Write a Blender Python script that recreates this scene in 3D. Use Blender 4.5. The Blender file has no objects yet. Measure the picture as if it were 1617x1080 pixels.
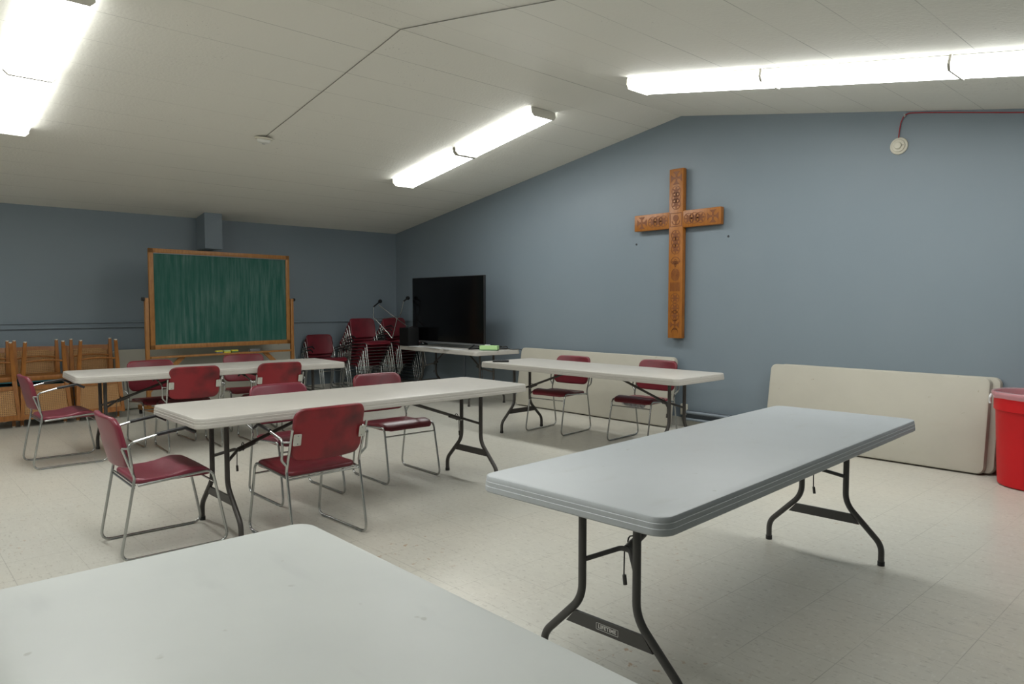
import bpy, bmesh, math, random
from mathutils import Vector, Matrix
random.seed(7)
S = bpy.context.scene
COL = S.collection
PI = math.pi

# ------------------------------------------------------------------ camera
CAMP = Vector((6.61266, -5.38240, 1.34259))
YAW, PIT = 0.742957, 0.053067
d0 = Vector((-math.cos(YAW), math.sin(YAW), 0)); up = Vector((0, 0, 1))
dv = d0 * math.cos(PIT) - up * math.sin(PIT)
Rv = d0.cross(up); Uv = Rv.cross(dv)
cam = bpy.data.objects.new('camera', bpy.data.cameras.new('camera'))
COL.objects.link(cam)
cam.matrix_world = Matrix(((Rv.x, Uv.x, -dv.x, CAMP.x), (Rv.y, Uv.y, -dv.y, CAMP.y), (Rv.z, Uv.z, -dv.z, CAMP.z), (0, 0, 0, 1)))
cam.data.sensor_width = 36; cam.data.lens = 1118.52 / 1617 * 36
cam.data.clip_start = 0.02
S.camera = cam
# ------------------------------------------------------------------ world, exposure
w = bpy.data.worlds.new('world'); S.world = w; w.use_nodes = True
w.node_tree.nodes['Background'].inputs[0].default_value = (0.5, 0.55, 0.6, 1)
w.node_tree.nodes['Background'].inputs[1].default_value = 0.05
S.view_settings.view_transform = 'Standard'; S.view_settings.look = 'None'
S.view_settings.exposure = 0.05; S.view_settings.gamma = 1
LAMP = 21.0            # strength of the fluorescent lenses
LAMP_COL = (0.985, 1.0, 0.985, 1)

# ------------------------------------------------------------------ materials
def mat(name, col, rough=0.5, metal=0.0, spec=0.5, noise=None, bump=None, coat=0.0):
    m = bpy.data.materials.new(name); m.use_nodes = True
    nt = m.node_tree; b = nt.nodes['Principled BSDF']
    b.inputs['Base Color'].default_value = (*col, 1)
    b.inputs['Roughness'].default_value = rough
    b.inputs['Metallic'].default_value = metal
    b.inputs['Specular IOR Level'].default_value = spec
    b.inputs['Coat Weight'].default_value = coat
    tc = nt.nodes.new('ShaderNodeTexCoord')
    if noise:                       # (colour2, scale xyz, contrast lo, hi)
        c2, sc, lo, hi = noise
        mp = nt.nodes.new('ShaderNodeMapping'); mp.inputs['Scale'].default_value = sc
        n = nt.nodes.new('ShaderNodeTexNoise'); n.inputs['Scale'].default_value = 1; n.inputs['Detail'].default_value = 6
        r = nt.nodes.new('ShaderNodeMapRange'); r.inputs['From Min'].default_value = lo; r.inputs['From Max'].default_value = hi
        mx = nt.nodes.new('ShaderNodeMix'); mx.data_type = 'RGBA'
        mx.inputs['A'].default_value = (*col, 1); mx.inputs['B'].default_value = (*c2, 1)
        nt.links.new(tc.outputs['Object'], mp.inputs[0]); nt.links.new(mp.outputs[0], n.inputs['Vector'])
        nt.links.new(n.outputs['Fac'], r.inputs['Value']); nt.links.new(r.outputs[0], mx.inputs['Factor'])
        nt.links.new(mx.outputs['Result'], b.inputs['Base Color'])
    if bump:                        # (scale, strength, distance)
        n = nt.nodes.new('ShaderNodeTexNoise'); n.inputs['Scale'].default_value = bump[0]; n.inputs['Detail'].default_value = 4
        bp = nt.nodes.new('ShaderNodeBump'); bp.inputs['Strength'].default_value = bump[1]; bp.inputs['Distance'].default_value = bump[2]
        nt.links.new(tc.outputs['Object'], n.inputs['Vector']); nt.links.new(n.outputs['Fac'], bp.inputs['Height'])
        nt.links.new(bp.outputs[0], b.inputs['Normal'])
    return m

class NT:
    """tiny node helper"""
    def __init__(s, m): s.nt = m.node_tree; s.b = s.nt.nodes['Principled BSDF']
    def n(s, t, **k):
        x = s.nt.nodes.new(t)
        for a, v in k.items(): setattr(x, a, v)
        return x
    def l(s, a, b): s.nt.links.new(a, b)
    def math(s, op, a, b=None, c=None):
        x = s.n('ShaderNodeMath', operation=op)
        for i, v in enumerate((a, b, c)):
            if v is None: continue
            if isinstance(v, (int, float)): x.inputs[i].default_value = v
            else: s.l(v, x.inputs[i])
        return x.outputs[0]
    def mix(s, f, a, b):
        x = s.n('ShaderNodeMix', data_type='RGBA')
        for k, v in (('Factor', f), ('A', a), ('B', b)):
            if isinstance(v, (int, float)): x.inputs[k].default_value = v
            elif isinstance(v, tuple): x.inputs[k].default_value = (*v, 1) if len(v) == 3 else v
            else: s.l(v, x.inputs[k])
        return x.outputs['Result']
    def noise(s, vec, scale, detail=4, rough=.5, sc3=None):
        if sc3:
            mp = s.n('ShaderNodeMapping'); mp.inputs['Scale'].default_value = sc3; s.l(vec, mp.inputs[0]); vec = mp.outputs[0]
        x = s.n('ShaderNodeTexNoise'); x.inputs['Scale'].default_value = scale; x.inputs['Detail'].default_value = detail
        x.inputs['Roughness'].default_value = rough
        s.l(vec, x.inputs['Vector']); return x.outputs['Fac']
    def rng(s, v, a, b, c=0., d=1.):
        x = s.n('ShaderNodeMapRange'); s.l(v, x.inputs['Value'])
        for k, q in zip(('From Min', 'From Max', 'To Min', 'To Max'), (a, b, c, d)): x.inputs[k].default_value = q
        return x.outputs[0]

M = {}
WALLC = (0.188, 0.232, 0.266)
M['wall'] = mat('wall_paint', WALLC, 0.42, spec=0.35, noise=((0.200, 0.243, 0.276), (1.2, 1.2, 1.2), 0.35, 0.7), bump=(260, 0.12, 0.002))
M['rear'] = mat('rear_wall_bounce', (0.60, 0.60, 0.56), 0.6)  # unseen wall, pale colour invented to bounce more light into the hall
M['cream'] = mat('cream_base', (0.50, 0.49, 0.44), 0.4)
M['pipe'] = mat('pipe_paint', (0.20, 0.235, 0.27), 0.35)
M['pipe_dark'] = mat('pipe_recess_shade', (0.10, 0.12, 0.14), 0.6)  # shade of the recess between the pipes, put into the colour

def floor_material():
    m = mat('vinyl_tile', (0.55, 0.53, 0.46), 0.3, spec=0.4); h = NT(m)
    tc = h.n('ShaderNodeTexCoord'); v = tc.outputs['Object']
    sp = h.n('ShaderNodeSeparateXYZ'); h.l(v, sp.inputs[0])
    def seam(c, off):
        t = h.math('SUBTRACT', c, off); t = h.math('DIVIDE', t, 0.3048); t = h.math('FRACT', t)
        t = h.math('SUBTRACT', t, 0.5); t = h.math('ABSOLUTE', t)
        return h.math('GREATER_THAN', t, 0.4945)
    sx = seam(sp.outputs[0], 4.92); sy = seam(sp.outputs[1], 0.0)
    big = h.noise(v, 0.55, 3)
    c = h.mix(h.rng(big, .35, .65), (0.56, 0.530, 0.455), (0.53, 0.525, 0.470))
    # per tile variation
    cell = h.n('ShaderNodeVectorMath', operation='DIVIDE'); h.l(v, cell.inputs[0]); cell.inputs[1].default_value = (.3048, .3048, 1)
    sh = h.n('ShaderNodeVectorMath', operation='ADD'); h.l(cell.outputs[0], sh.inputs[0]); sh.inputs[1].default_value = (.131, .5, .5)
    fl = h.n('ShaderNodeVectorMath', operation='FLOOR'); h.l(sh.outputs[0], fl.inputs[0])
    wn = h.n('ShaderNodeTexWhiteNoise'); h.l(fl.outputs[0], wn.inputs[0])
    c = h.mix(h.rng(wn.outputs['Value'], 0, 1, 0, .22), c, (0.47, 0.46, 0.41))
    c = h.mix(h.rng(h.noise(v, 22, 5, .6, (.5, 1.3, 1)), .3, .8, 0, .34), c, (0.40, 0.38, 0.33))
    # small dashed flecks
    c = h.mix(h.rng(h.noise(v, 1, 3, .6, (26, 70, 1)), .58, .68, 0, .55), c, (0.27, 0.25, 0.21))
    c = h.mix(h.rng(h.noise(v, 1, 2, .5, (60, 22, 1)), .60, .70, 0, .30), c, (0.66, 0.65, 0.60))
    # rusty scuffs
    sc = h.math('MULTIPLY', h.rng(h.noise(v, 1.1, 2), .56, .66), h.rng(h.noise(v, 24, 3), .64, .70))
    c = h.mix(h.math('MULTIPLY', sc, .75), c, (0.33, 0.20, 0.10))
    s = h.math('MAXIMUM', sx, sy)
    s = h.math('MULTIPLY', s, h.rng(h.noise(v, 1.7, 2), .35, .62, .12, .6))
    c = h.mix(s, c, (0.23, 0.22, 0.19))
    h.l(c, h.b.inputs['Base Color'])
    h.b.inputs['Roughness'].default_value = .29
    bp = h.n('ShaderNodeBump'); bp.inputs['Strength'].default_value = .12; bp.inputs['Distance'].default_value = .003
    h.l(h.noise(v, 14, 3), bp.inputs['Height']); h.l(bp.outputs[0], h.b.inputs['Normal'])
    return m
M['floor'] = floor_material()

def ceiling_material():
    m = mat('ceiling_plank', (0.55, 0.54, 0.49), 0.62, spec=0.3); h = NT(m)
    tc = h.n('ShaderNodeTexCoord'); v = tc.outputs['Object']
    sp = h.n('ShaderNodeSeparateXYZ'); h.l(v, sp.inputs[0])
    t = h.math('SUBTRACT', sp.outputs[0], 1.273 - .2033); t = h.math('DIVIDE', t, 0.4065)
    idx = h.math('FLOOR', h.math('ADD', t, .5)); t = h.math('SUBTRACT', h.math('FRACT', t), 0.5); t = h.math('ABSOLUTE', t)
    t = h.math('SUBTRACT', 0.5, t)          # 0 at cell edge
    # seam sits on the cell centre
    dd = h.math('SUBTRACT', 0.5, t)
    line = h.math('LESS_THAN', dd, 0.0065)
    wn = h.n('ShaderNodeTexWhiteNoise', noise_dimensions='1D'); h.l(idx, wn.inputs['W'])
    st = h.rng(wn.outputs['Value'], 0, 1, .15, .75)
    st = h.math('MULTIPLY', st, h.rng(h.noise(v, 1, 3, .5, (3, .9, 1)), .38, .6, .2, 1))
    line = h.math('MULTIPLY', line, st)
    c = h.mix(h.rng(h.noise(v, .8, 4), .35, .7, 0, .5), (0.83, 0.815, 0.745), (0.79, 0.785, 0.725))
    sp2 = h.math('MULTIPLY', h.rng(h.noise(v, 1.3, 3), .55, .65), h.rng(h.noise(v, 60, 2), .68, .72))
    c = h.mix(h.math('MULTIPLY', sp2, .5), c, (0.25, 0.24, 0.22))
    c = h.mix(line, c, (0.12, 0.115, 0.105))
    h.l(c, h.b.inputs['Base Color'])
    bp = h.n('ShaderNodeBump'); bp.inputs['Strength'].default_value = .35; bp.inputs['Distance'].default_value = .006
    h.l(h.math('ADD', h.noise(v, 45, 4), h.math('MULTIPLY', h.noise(v, 4, 3), 1.5)), bp.inputs['Height']); h.l(bp.outputs[0], h.b.inputs['Normal'])
    return m
M['ceil'] = ceiling_material()

M['chrome'] = mat('chrome', (0.43, 0.44, 0.43), 0.22, 1.0)
M['bracket'] = mat('bracket_enamel', (0.50, 0.50, 0.45), 0.35, 0.2)
M['black'] = mat('black_plastic', (0.012, 0.012, 0.013), 0.35)
M['deep'] = mat('matte_black', (0.005, 0.0055, 0.006), 0.6, spec=.2)
M['rubber'] = mat('black_rubber', (0.018, 0.018, 0.017), 0.6)
M['vinyl'] = mat('maroon_vinyl', (0.150, 0.013, 0.022), 0.34, spec=0.45, noise=((0.095, 0.012, 0.018), (7, 7, 9), 0.48, 0.78), bump=(90, 0.10, 0.002))
M['vinyl_pink'] = mat('worn_maroon_vinyl', (0.185, 0.024, 0.042), 0.32, spec=0.5, noise=((0.13, 0.018, 0.03), (5, 5, 7), 0.48, 0.78), bump=(90, 0.10, 0.002))
M['vinyl_back'] = mat('maroon_vinyl_back', (0.23, 0.016, 0.022), 0.42, spec=0.4, noise=((0.07, 0.012, 0.014), (6, 6, 8), 0.44, 0.78), bump=(60, 0.14, 0.003))
M['leg'] = mat('bronze_powder_coat', (0.052, 0.047, 0.042), 0.42, 0.1)
M['leggrey'] = mat('grey_powder_coat', (0.060, 0.058, 0.055), 0.40, 0.1)
def table_mat(name, c1, c2, stain):
    m = mat(name, c1, 0.42, spec=0.4); h = NT(m)
    tc = h.n('ShaderNodeTexCoord'); v = tc.outputs['Object']
    c = h.mix(h.rng(h.noise(v, 2.2, 5, .6), .4, .75), c1, c2)
    c = h.mix(h.math('MULTIPLY', h.rng(h.noise(v, 1, 3, .5, (2.5, 9, 6)), .62, .74), .35), c, stain)
    c = h.mix(h.math('MULTIPLY', h.rng(h.noise(v, 17, 2), .73, .77), .45), c, (stain[0] * .6, stain[1] * .55, stain[2] * .45))
    h.l(c, h.b.inputs['Base Color'])
    bp = h.n('ShaderNodeBump'); bp.inputs['Strength'].default_value = .10; bp.inputs['Distance'].default_value = .001
    h.l(h.noise(v, 420, 2), bp.inputs['Height']); h.l(bp.outputs[0], h.b.inputs['Normal'])
    return m
M['t_white'] = table_mat('white_polyethylene', (0.505, 0.525, 0.505), (0.465, 0.485, 0.468), (0.37, 0.385, 0.38))
M['t_beige'] = table_mat('almond_polyethylene', (0.465, 0.445, 0.405), (0.43, 0.41, 0.375), (0.36, 0.34, 0.31))
M['t_grey'] = table_mat('grey_polyethylene', (0.40, 0.425, 0.44), (0.375, 0.40, 0.41), (0.33, 0.34, 0.33))
M['t_cream'] = table_mat('cream_polyethylene', (0.43, 0.41, 0.345), (0.40, 0.38, 0.32), (0.40, 0.37, 0.30))
M['t_olive'] = table_mat('old_cream_polyethylene', (0.37, 0.355, 0.295), (0.34, 0.33, 0.27), (0.28, 0.27, 0.22))

def wood_mat(name, a, b, rough=.38, ax=(1, 1, 1)):
    m = mat(name, a, rough, spec=.45); h = NT(m)
    tc = h.n('ShaderNodeTexCoord'); v = tc.outputs['Object']
    g = h.noise(v, 3, 5, .6, ax)
    h.l(h.mix(h.rng(g, .35, .7), a, b), h.b.inputs['Base Color'])
    return m
M['oak'] = wood_mat('golden_oak', (0.36, 0.132, 0.018), (0.26, 0.085, 0.011), .38, (14, 14, 2.5))
M['oak_side'] = M['oak']
M['carve'] = wood_mat('carved_dark_oak', (0.20, 0.062, 0.012), (0.15, 0.045, 0.010), .5, (20, 20, 20))
M['board_wood'] = wood_mat('board_frame_oak', (0.36, 0.165, 0.045), (0.26, 0.110, 0.028), .4, (14, 3, 3))
M['chair_wood'] = wood_mat('cane_chair_wood', (0.31, 0.120, 0.022), (0.20, 0.070, 0.012), .38, (12, 12, 3))
M['teal'] = mat('teal_upholstery', (0.012, 0.085, 0.105), 0.8)
M['red'] = mat('red_polyethylene', (0.54, 0.010, 0.014), 0.45, spec=.25, noise=((0.48, 0.010, 0.013), (4, 4, 4), .4, .7), bump=(120, .1, .002))
M['bag'] = mat('clear_liner', (0.62, 0.42, 0.45), 0.25)
M['bag'].node_tree.nodes['Principled BSDF'].inputs['Alpha'].default_value = 0.45
M['bagred'] = mat('liner_inside', (0.42, 0.10, 0.11), 0.3, bump=(18, .8, .02))
M['ivory'] = mat('ivory_plastic', (0.60, 0.57, 0.47), 0.4)
M['white'] = mat('white_enamel', (0.72, 0.72, 0.68), 0.4)
M['offwhite'] = mat('cap_enamel', (0.62, 0.60, 0.53), 0.45)
M['redwire'] = mat('red_cable', (0.33, 0.014, 0.02), 0.4)
M['screen'] = mat('screen_glass', (0.0025, 0.0025, 0.003), 0.12, spec=0.35)
M['silver'] = mat('silver_plastic', (0.22, 0.23, 0.24), 0.3, 0.6)
M['paper'] = mat('paper', (0.66, 0.68, 0.68), 0.7)
M['greenbox'] = mat('green_card', (0.42, 0.66, 0.30), 0.6)
M['greendark'] = mat('dark_green_card', (0.05, 0.16, 0.06), 0.6)
M['yellow'] = mat('yellow_felt', (0.62, 0.55, 0.06), 0.8)
M['ltgreen'] = mat('pale_green_felt', (0.40, 0.52, 0.22), 0.8)
M['greyfelt'] = mat('grey_felt', (0.16, 0.16, 0.16), 0.8)
M['hole'] = mat('hole_dark', (0.05, 0.055, 0.06), 0.8)
M['label_ink'] = mat('label_white', (0.62, 0.62, 0.60), 0.5)
M['pipe_black'] = mat('dark_cable', (0.015, 0.015, 0.016), 0.5)
M['plastic_torn'] = mat('torn_lining', (0.45, 0.45, 0.46), 0.6)

def cane_mat():
    m = mat('woven_cane', (0.30, 0.155, 0.055), 0.5); h = NT(m)
    tc = h.n('ShaderNodeTexCoord'); v = tc.outputs['Object']
    sp = h.n('ShaderNodeSeparateXYZ'); h.l(v, sp.inputs[0])
    a = h.math('SINE', h.math('MULTIPLY', sp.outputs[1], 2 * PI / .019))
    b = h.math('SINE', h.math('MULTIPLY', sp.outputs[2], 2 * PI / .019))
    t = h.math('MULTIPLY', h.math('GREATER_THAN', a, .35), h.math('GREATER_THAN', b, .35))
    c = h.mix(t, (0.36, 0.185, 0.060), (0.07, 0.030, 0.010))
    h.l(c, h.b.inputs['Base Color'])
    bp = h.n('ShaderNodeBump'); bp.inputs['Strength'].default_value = .5; bp.inputs['Distance'].default_value = .002
    h.l(h.math('ADD', a, b), bp.inputs['Height']); h.l(bp.outputs[0], h.b.inputs['Normal'])
    return m
M['cane'] = cane_mat()

def chalk_mat():
    m = mat('green_chalkboard', (0.010, 0.075, 0.058), 0.62, spec=.3); h = NT(m)
    tc = h.n('ShaderNodeTexCoord'); v = tc.outputs['Object']
    st = h.noise(v, 1, 5, .65, (24, 1, 1.7))
    sm = h.noise(v, 1.6, 4)
    f = h.math('MULTIPLY', h.rng(st, .42, .72, 0, .8), h.rng(sm, .3, .6, .15, 1))
    c = h.mix(f, (0.012, 0.085, 0.064), (0.12, 0.19, 0.175))
    c = h.mix(h.rng(h.noise(v, 1, 3, .5, (75, 1, 3)), .6, .8, 0, .25), c, (0.16, 0.24, 0.22))
    h.l(c, h.b.inputs['Base Color']); return m
M['chalk'] = chalk_mat()

def lens_material(name='lit_prismatic_lens', k=1.0):
    m = bpy.data.materials.new(name); m.use_nodes = True
    h = NT(m); b = h.b
    b.inputs['Base Color'].default_value = (0.8, 0.82, 0.82, 1); b.inputs['Roughness'].default_value = .35
    tc = h.n('ShaderNodeTexCoord'); sp = h.n('ShaderNodeSeparateXYZ'); h.l(tc.outputs['Object'], sp.inputs[0])
    # two tubes run the length of the lens: brighter bands above them
    y = h.math('ABSOLUTE', sp.outputs[1]); t = h.math('ABSOLUTE', h.math('SUBTRACT', y, .065))
    f = h.rng(t, 0, .075, 1.12, .80)
    x = h.math('ABSOLUTE', sp.outputs[0]); f = h.math('MULTIPLY', f, h.rng(x, .575, .618, 1., .62))
    h.l(h.math('MULTIPLY', f, LAMP * k), b.inputs['Emission Strength'])
    b.inputs['Emission Color'].default_value = LAMP_COL
    return m
M['lens'] = lens_material(); M['lens_side'] = lens_material('lit_lens_side', .36)

# ------------------------------------------------------------------ helpers
def obj(name, bm, m, parent=None, smooth=None, loc=None, rot=None):
    me = bpy.data.meshes.new(name)
    bmesh.ops.recalc_face_normals(bm, faces=bm.faces[:])
    bm.to_mesh(me); bm.free()
    if isinstance(m, (list, tuple)):
        for q in m: me.materials.append(q)
    else: me.materials.append(m)
    o = bpy.data.objects.new(name, me); COL.objects.link(o)
    if parent: o.parent = parent
    if loc is not None: o.location = loc
    if rot is not None: o.rotation_euler = rot
    if smooth:
        for p in me.polygons: p.use_smooth = True
        me.set_sharp_from_angle(angle=math.radians(smooth))
    return o
def tag(o, label, cat, group=None):
    o['label'] = label; o['category'] = cat
    if group: o['group'] = group
    return o
def thing(name, label, cat, loc=(0, 0, 0), rz=0, group=None):
    o = bpy.data.objects.new(name, None); COL.objects.link(o)
    o.location = loc; o.rotation_euler = (0, 0, rz); o.empty_display_size = .1
    return tag(o, label, cat, group)
def dup(root, label, loc=None, rz=None, group=None, rot=None):
    r = root.copy(); COL.objects.link(r)
    if loc is not None: r.location = loc
    if rz is not None: r.rotation_euler = (0, 0, rz)
    if rot is not None: r.rotation_euler = rot
    r['label'] = label
    if group: r['group'] = group
    for ch in list(root.children):
        c = ch.copy(); COL.objects.link(c); c.parent = r
        for g in ch.children:
            d = g.copy(); COL.objects.link(d); d.parent = c
    return r
def struct(o): o['kind'] = 'structure'; return o

def box(bm, x0, x1, y0, y1, z0, z1, bev=0, seg=2):
    t = bmesh.new()
    v = [t.verts.new((x, y, z)) for x in (x0, x1) for y in (y0, y1) for z in (z0, z1)]
    for f in ((0, 1, 3, 2), (4, 6, 7, 5), (0, 4, 5, 1), (2, 3, 7, 6), (0, 2, 6, 4), (1, 5, 7, 3)): t.faces.new([v[i] for i in f])
    if bev: bmesh.ops.bevel(t, geom=t.edges[:], offset=bev, segments=seg, profile=.5, affect='EDGES')
    merge(bm, t); return bm
def merge(bm, t, mtx=None, mi=None):
    if mtx is not None: bmesh.ops.transform(t, matrix=mtx, verts=t.verts[:])
    if mi is not None:
        for f in t.faces: f.material_index = mi
    me = bpy.data.meshes.new('_t'); t.to_mesh(me); t.free(); bm.from_mesh(me); bpy.data.meshes.remove(me)
def fillet(pts, r, n=6):
    P = [Vector(p) for p in pts]; out = [P[0]]
    for i in range(1, len(P) - 1):
        rr = r[i] if isinstance(r, (list, tuple)) else r
        a = P[i - 1] - P[i]; b = P[i + 1] - P[i]
        la, lb = a.length, b.length; a.normalize(); b.normalize()
        ang = a.angle(b)
        if ang > PI - .02 or rr <= 0: out.append(P[i]); continue
        d = min(rr / math.tan(ang / 2), la * .48, lb * .48)
        p0, p1 = P[i] + a * d, P[i] + b * d
        for k in range(n + 1):
            t = k / n; out.append(p0 * (1 - t) ** 2 + P[i] * 2 * t * (1 - t) + p1 * t * t)
    out.append(P[-1]); return out
def tube(bm, pts, r, seg=8, fr=0, n=6, flat=1.0):
    P = fillet(pts, fr, n) if fr else [Vector(p) for p in pts]
    t0 = (P[1] - P[0]).normalized()
    ref = Vector((0, 0, 1)) if abs(t0.z) < .9 else Vector((1, 0, 0))
    nrm = (ref - t0 * ref.dot(t0)).normalized(); rings = []
    for i, p in enumerate(P):
        t = (P[min(i + 1, len(P) - 1)] - P[max(i - 1, 0)]).normalized()
        nrm = (nrm - t * nrm.dot(t)).normalized(); bn = t.cross(nrm)
        rings.append([bm.verts.new(p + (nrm * math.cos(a) * flat + bn * math.sin(a)) * r) for a in [2 * PI * k / seg for k in range(seg)]])
    for a, b in zip(rings, rings[1:]):
        for k in range(seg): bm.faces.new((a[k], a[(k + 1) % seg], b[(k + 1) % seg], b[k]))
    bm.faces.new(rings[0][::-1]); bm.faces.new(rings[-1]); return bm
def lathe(bm, prof, seg=32, close=False):
    rings = [[bm.verts.new((r * math.cos(2 * PI * k / seg), r * math.sin(2 * PI * k / seg), z)) for k in range(seg)] if r > 1e-6 else [bm.verts.new((0, 0, z))] for r, z in prof]
    for a, b in zip(rings, rings[1:]):
        for k in range(seg):
            j = (k + 1) % seg
            if len(a) == 1: bm.faces.new((a[0], b[k], b[j]))
            elif len(b) == 1: bm.faces.new((a[k], a[j], b[0]))
            else: bm.faces.new((a[k], a[j], b[j], b[k]))
    return bm
def rrect(hw, hd, r, n=6):
    out = []
    r = max(min(r, hw * .99, hd * .99), .0005)
    for cx, cy, a0 in ((hw - r, hd - r, 0), (-hw + r, hd - r, PI / 2), (-hw + r, -hd + r, PI), (hw - r, -hd + r, 1.5 * PI)):
        for k in range(n + 1):
            a = a0 + PI / 2 * k / n; out.append((cx + r * math.cos(a), cy + r * math.sin(a)))
    return out
def dense(o, step=.05):
    out = []
    for i, p in enumerate(o):
        q = o[(i + 1) % len(o)]; L = math.dist(p, q); m = max(1, int(L / step))
        for k in range(m): out.append((p[0] + (q[0] - p[0]) * k / m, p[1] + (q[1] - p[1]) * k / m))
    return out
def cushion(hw, hd, rc, top, bot, er, fmap=None, rings=(.0, .3, .55, .8), step=.05):
    """closed padded slab; top/bot are height functions of (x, y)"""
    bm = bmesh.new(); base = dense(rrect(hw, hd, rc), step); N = len(base)
    def ring(s, ins, zf):
        sx, sy = (hw - ins) / hw * s, (hd - ins) / hd * s
        return [(x * sx, y * sy, zf(x * sx, y * sy)) for x, y in base]
    L = []
    for s in rings: L.append(ring(s, er, bot) if s else None)
    L.append(ring(1, er, bot))
    for k in range(1, 4):
        a = PI / 2 * k / 4; L.append(ring(1, er * (1 - math.sin(a)), lambda x, y, a=a: bot(x, y) + er * (1 - math.cos(a))))
    L.append(ring(1, 0, lambda x, y: bot(x, y) + er)); L.append(ring(1, 0, lambda x, y: top(x, y) - er))
    for k in range(3, 0, -1):
        a = PI / 2 * k / 4; L.append(ring(1, er * (1 - math.sin(a)), lambda x, y, a=a: top(x, y) - er * (1 - math.cos(a))))
    L.append(ring(1, er, top))
    for s in rings[::-1]: L.append(ring(s, er, top) if s else None)
    f = fmap or (lambda x, y, z: (x, y, z))
    V = []
    for i, R in enumerate(L):
        if R is None:
            z = bot(0, 0) if i == 0 else top(0, 0); V.append([bm.verts.new(f(0, 0, z))])
        else: V.append([bm.verts.new(f(*p)) for p in R])
    for a, b in zip(V, V[1:]):
        for k in range(N):
            j = (k + 1) % N
            if len(a) == 1: bm.faces.new((a[0], b[k], b[j]))
            elif len(b) == 1: bm.faces.new((a[k], a[j], b[0]))
            else: bm.faces.new((a[k], a[j], b[j], b[k]))
    return bm
def B(): return bmesh.new()

# ------------------------------------------------------------------ room shell
XA, YB = -3.51, 1.27                # chalkboard wall plane, cross wall plane
XR, YF = 7.9, -9.8                  # far right and rear walls, outside the frame
RX, RZ = 2.096, 3.389
def ceil_z(x): return RZ - (RX - x) * .1550 if x < RX else RZ - (x - RX) * .1745
bm = B(); box(bm, XA - .15, XR + .15, YF - .15, YB + .15, -.1, 0); struct(obj('floor', bm, M['floor']))
bm = B(); box(bm, XA - .15, XA, YF, YB, 0, ceil_z(XA)); struct(obj('wall_left', bm, M['wall']))
bm = B()
def gable(bm, y0, y1):
    P = [(XA, 0), (XR, 0), (XR, ceil_z(XR)), (RX, RZ), (XA, ceil_z(XA))]
    a = [bm.verts.new((x, y0, z)) for x, z in P]; b = [bm.verts.new((x, y1, z)) for x, z in P]
    bm.faces.new(a); bm.faces.new(b[::-1])
    for i in range(5): bm.faces.new((a[i], a[(i + 1) % 5], b[(i + 1) % 5], b[i]))
gable(bm, YB, YB + .15); struct(obj('wall_back', bm, M['wall']))
bm = B(); gable(bm, YF - .15, YF); struct(obj('wall_front', bm, M['rear']))  # unseen end of the hall, kept pale for added bounce
bm = B(); box(bm, XR, XR + .15, YF, YB, 0, ceil_z(XR)); struct(obj('wall_right', bm, M['wall']))
bm = B()
P = [(XA - .15, ceil_z(XA - .15)), (RX, RZ), (XR + .15, ceil_z(XR + .15))]
lo = [[bm.verts.new((x, y, z)) for x, z in P] for y in (YF - .15, YB + .15)]
hi = [[bm.verts.new((x, y, z + .12)) for x, z in P] for y in (YF - .15, YB + .15)]
for q in (lo, hi):
    for i in (0, 1): bm.faces.new((q[0][i], q[0][i + 1], q[1][i + 1], q[1][i]))
for k in (0, 1):
    for i in (0, 1): bm.faces.new((lo[k][i], lo[k][i + 1], hi[k][i + 1], hi[k][i]))
for i in (0, 2): bm.faces.new((lo[0][i], lo[1][i], hi[1][i], hi[0][i]))
struct(obj('ceiling', bm, M['ceil']))
# boxed beam end over the chalkboard
bm = B(); v = []
for x in (XA, -3.19):
    for y in (-1.957, -1.725): v += [bm.verts.new((x, y, 2.092)), bm.verts.new((x, y, ceil_z(x) + .01))]
for f in ((0, 1, 3, 2), (4, 6, 7, 5), (0, 4, 5, 1), (2, 3, 7, 6), (0, 2, 6, 4), (1, 5, 7, 3)): bm.faces.new([v[i] for i in f])
struct(obj('trim_1', bm, M['wall']))
# painted rails on the walls
bm = B(); box(bm, XA, XA + .008, YF, -1.0, 1.047, 1.117); box(bm, XA, XA + .030, YF, -1.0, 1.107, 1.121, .003); box(bm, XA, XA + .034, YF, -1.0, 1.046, 1.063, .003); struct(obj('trim_2', bm, M['wall']))
bm = B(); box(bm, XA, XA + .03, -1.0, YB, 1.066, 1.084, .003); struct(obj('trim_3', bm, M['wall']))
bm = B(); box(bm, XA + .03, -2.0, YB - .02, YB, 1.066, 1.084, .003); struct(obj('trim_4', bm, M['wall']))
bm = B(); box(bm, -1.70, -1.655, YB - .02, YB, .1, .735, .004); struct(obj('trim_5', bm, M['pipe']))
bm = B(); box(bm, XA, XA + .008, YF, YB, 0, .10, .002); struct(obj('baseboard_left', bm, M['cream']))
bm = B(); box(bm, XA + .008, XR, YB - .008, YB, 0, .10, .002); struct(obj('baseboard_back', bm, M['cream']))
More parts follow.
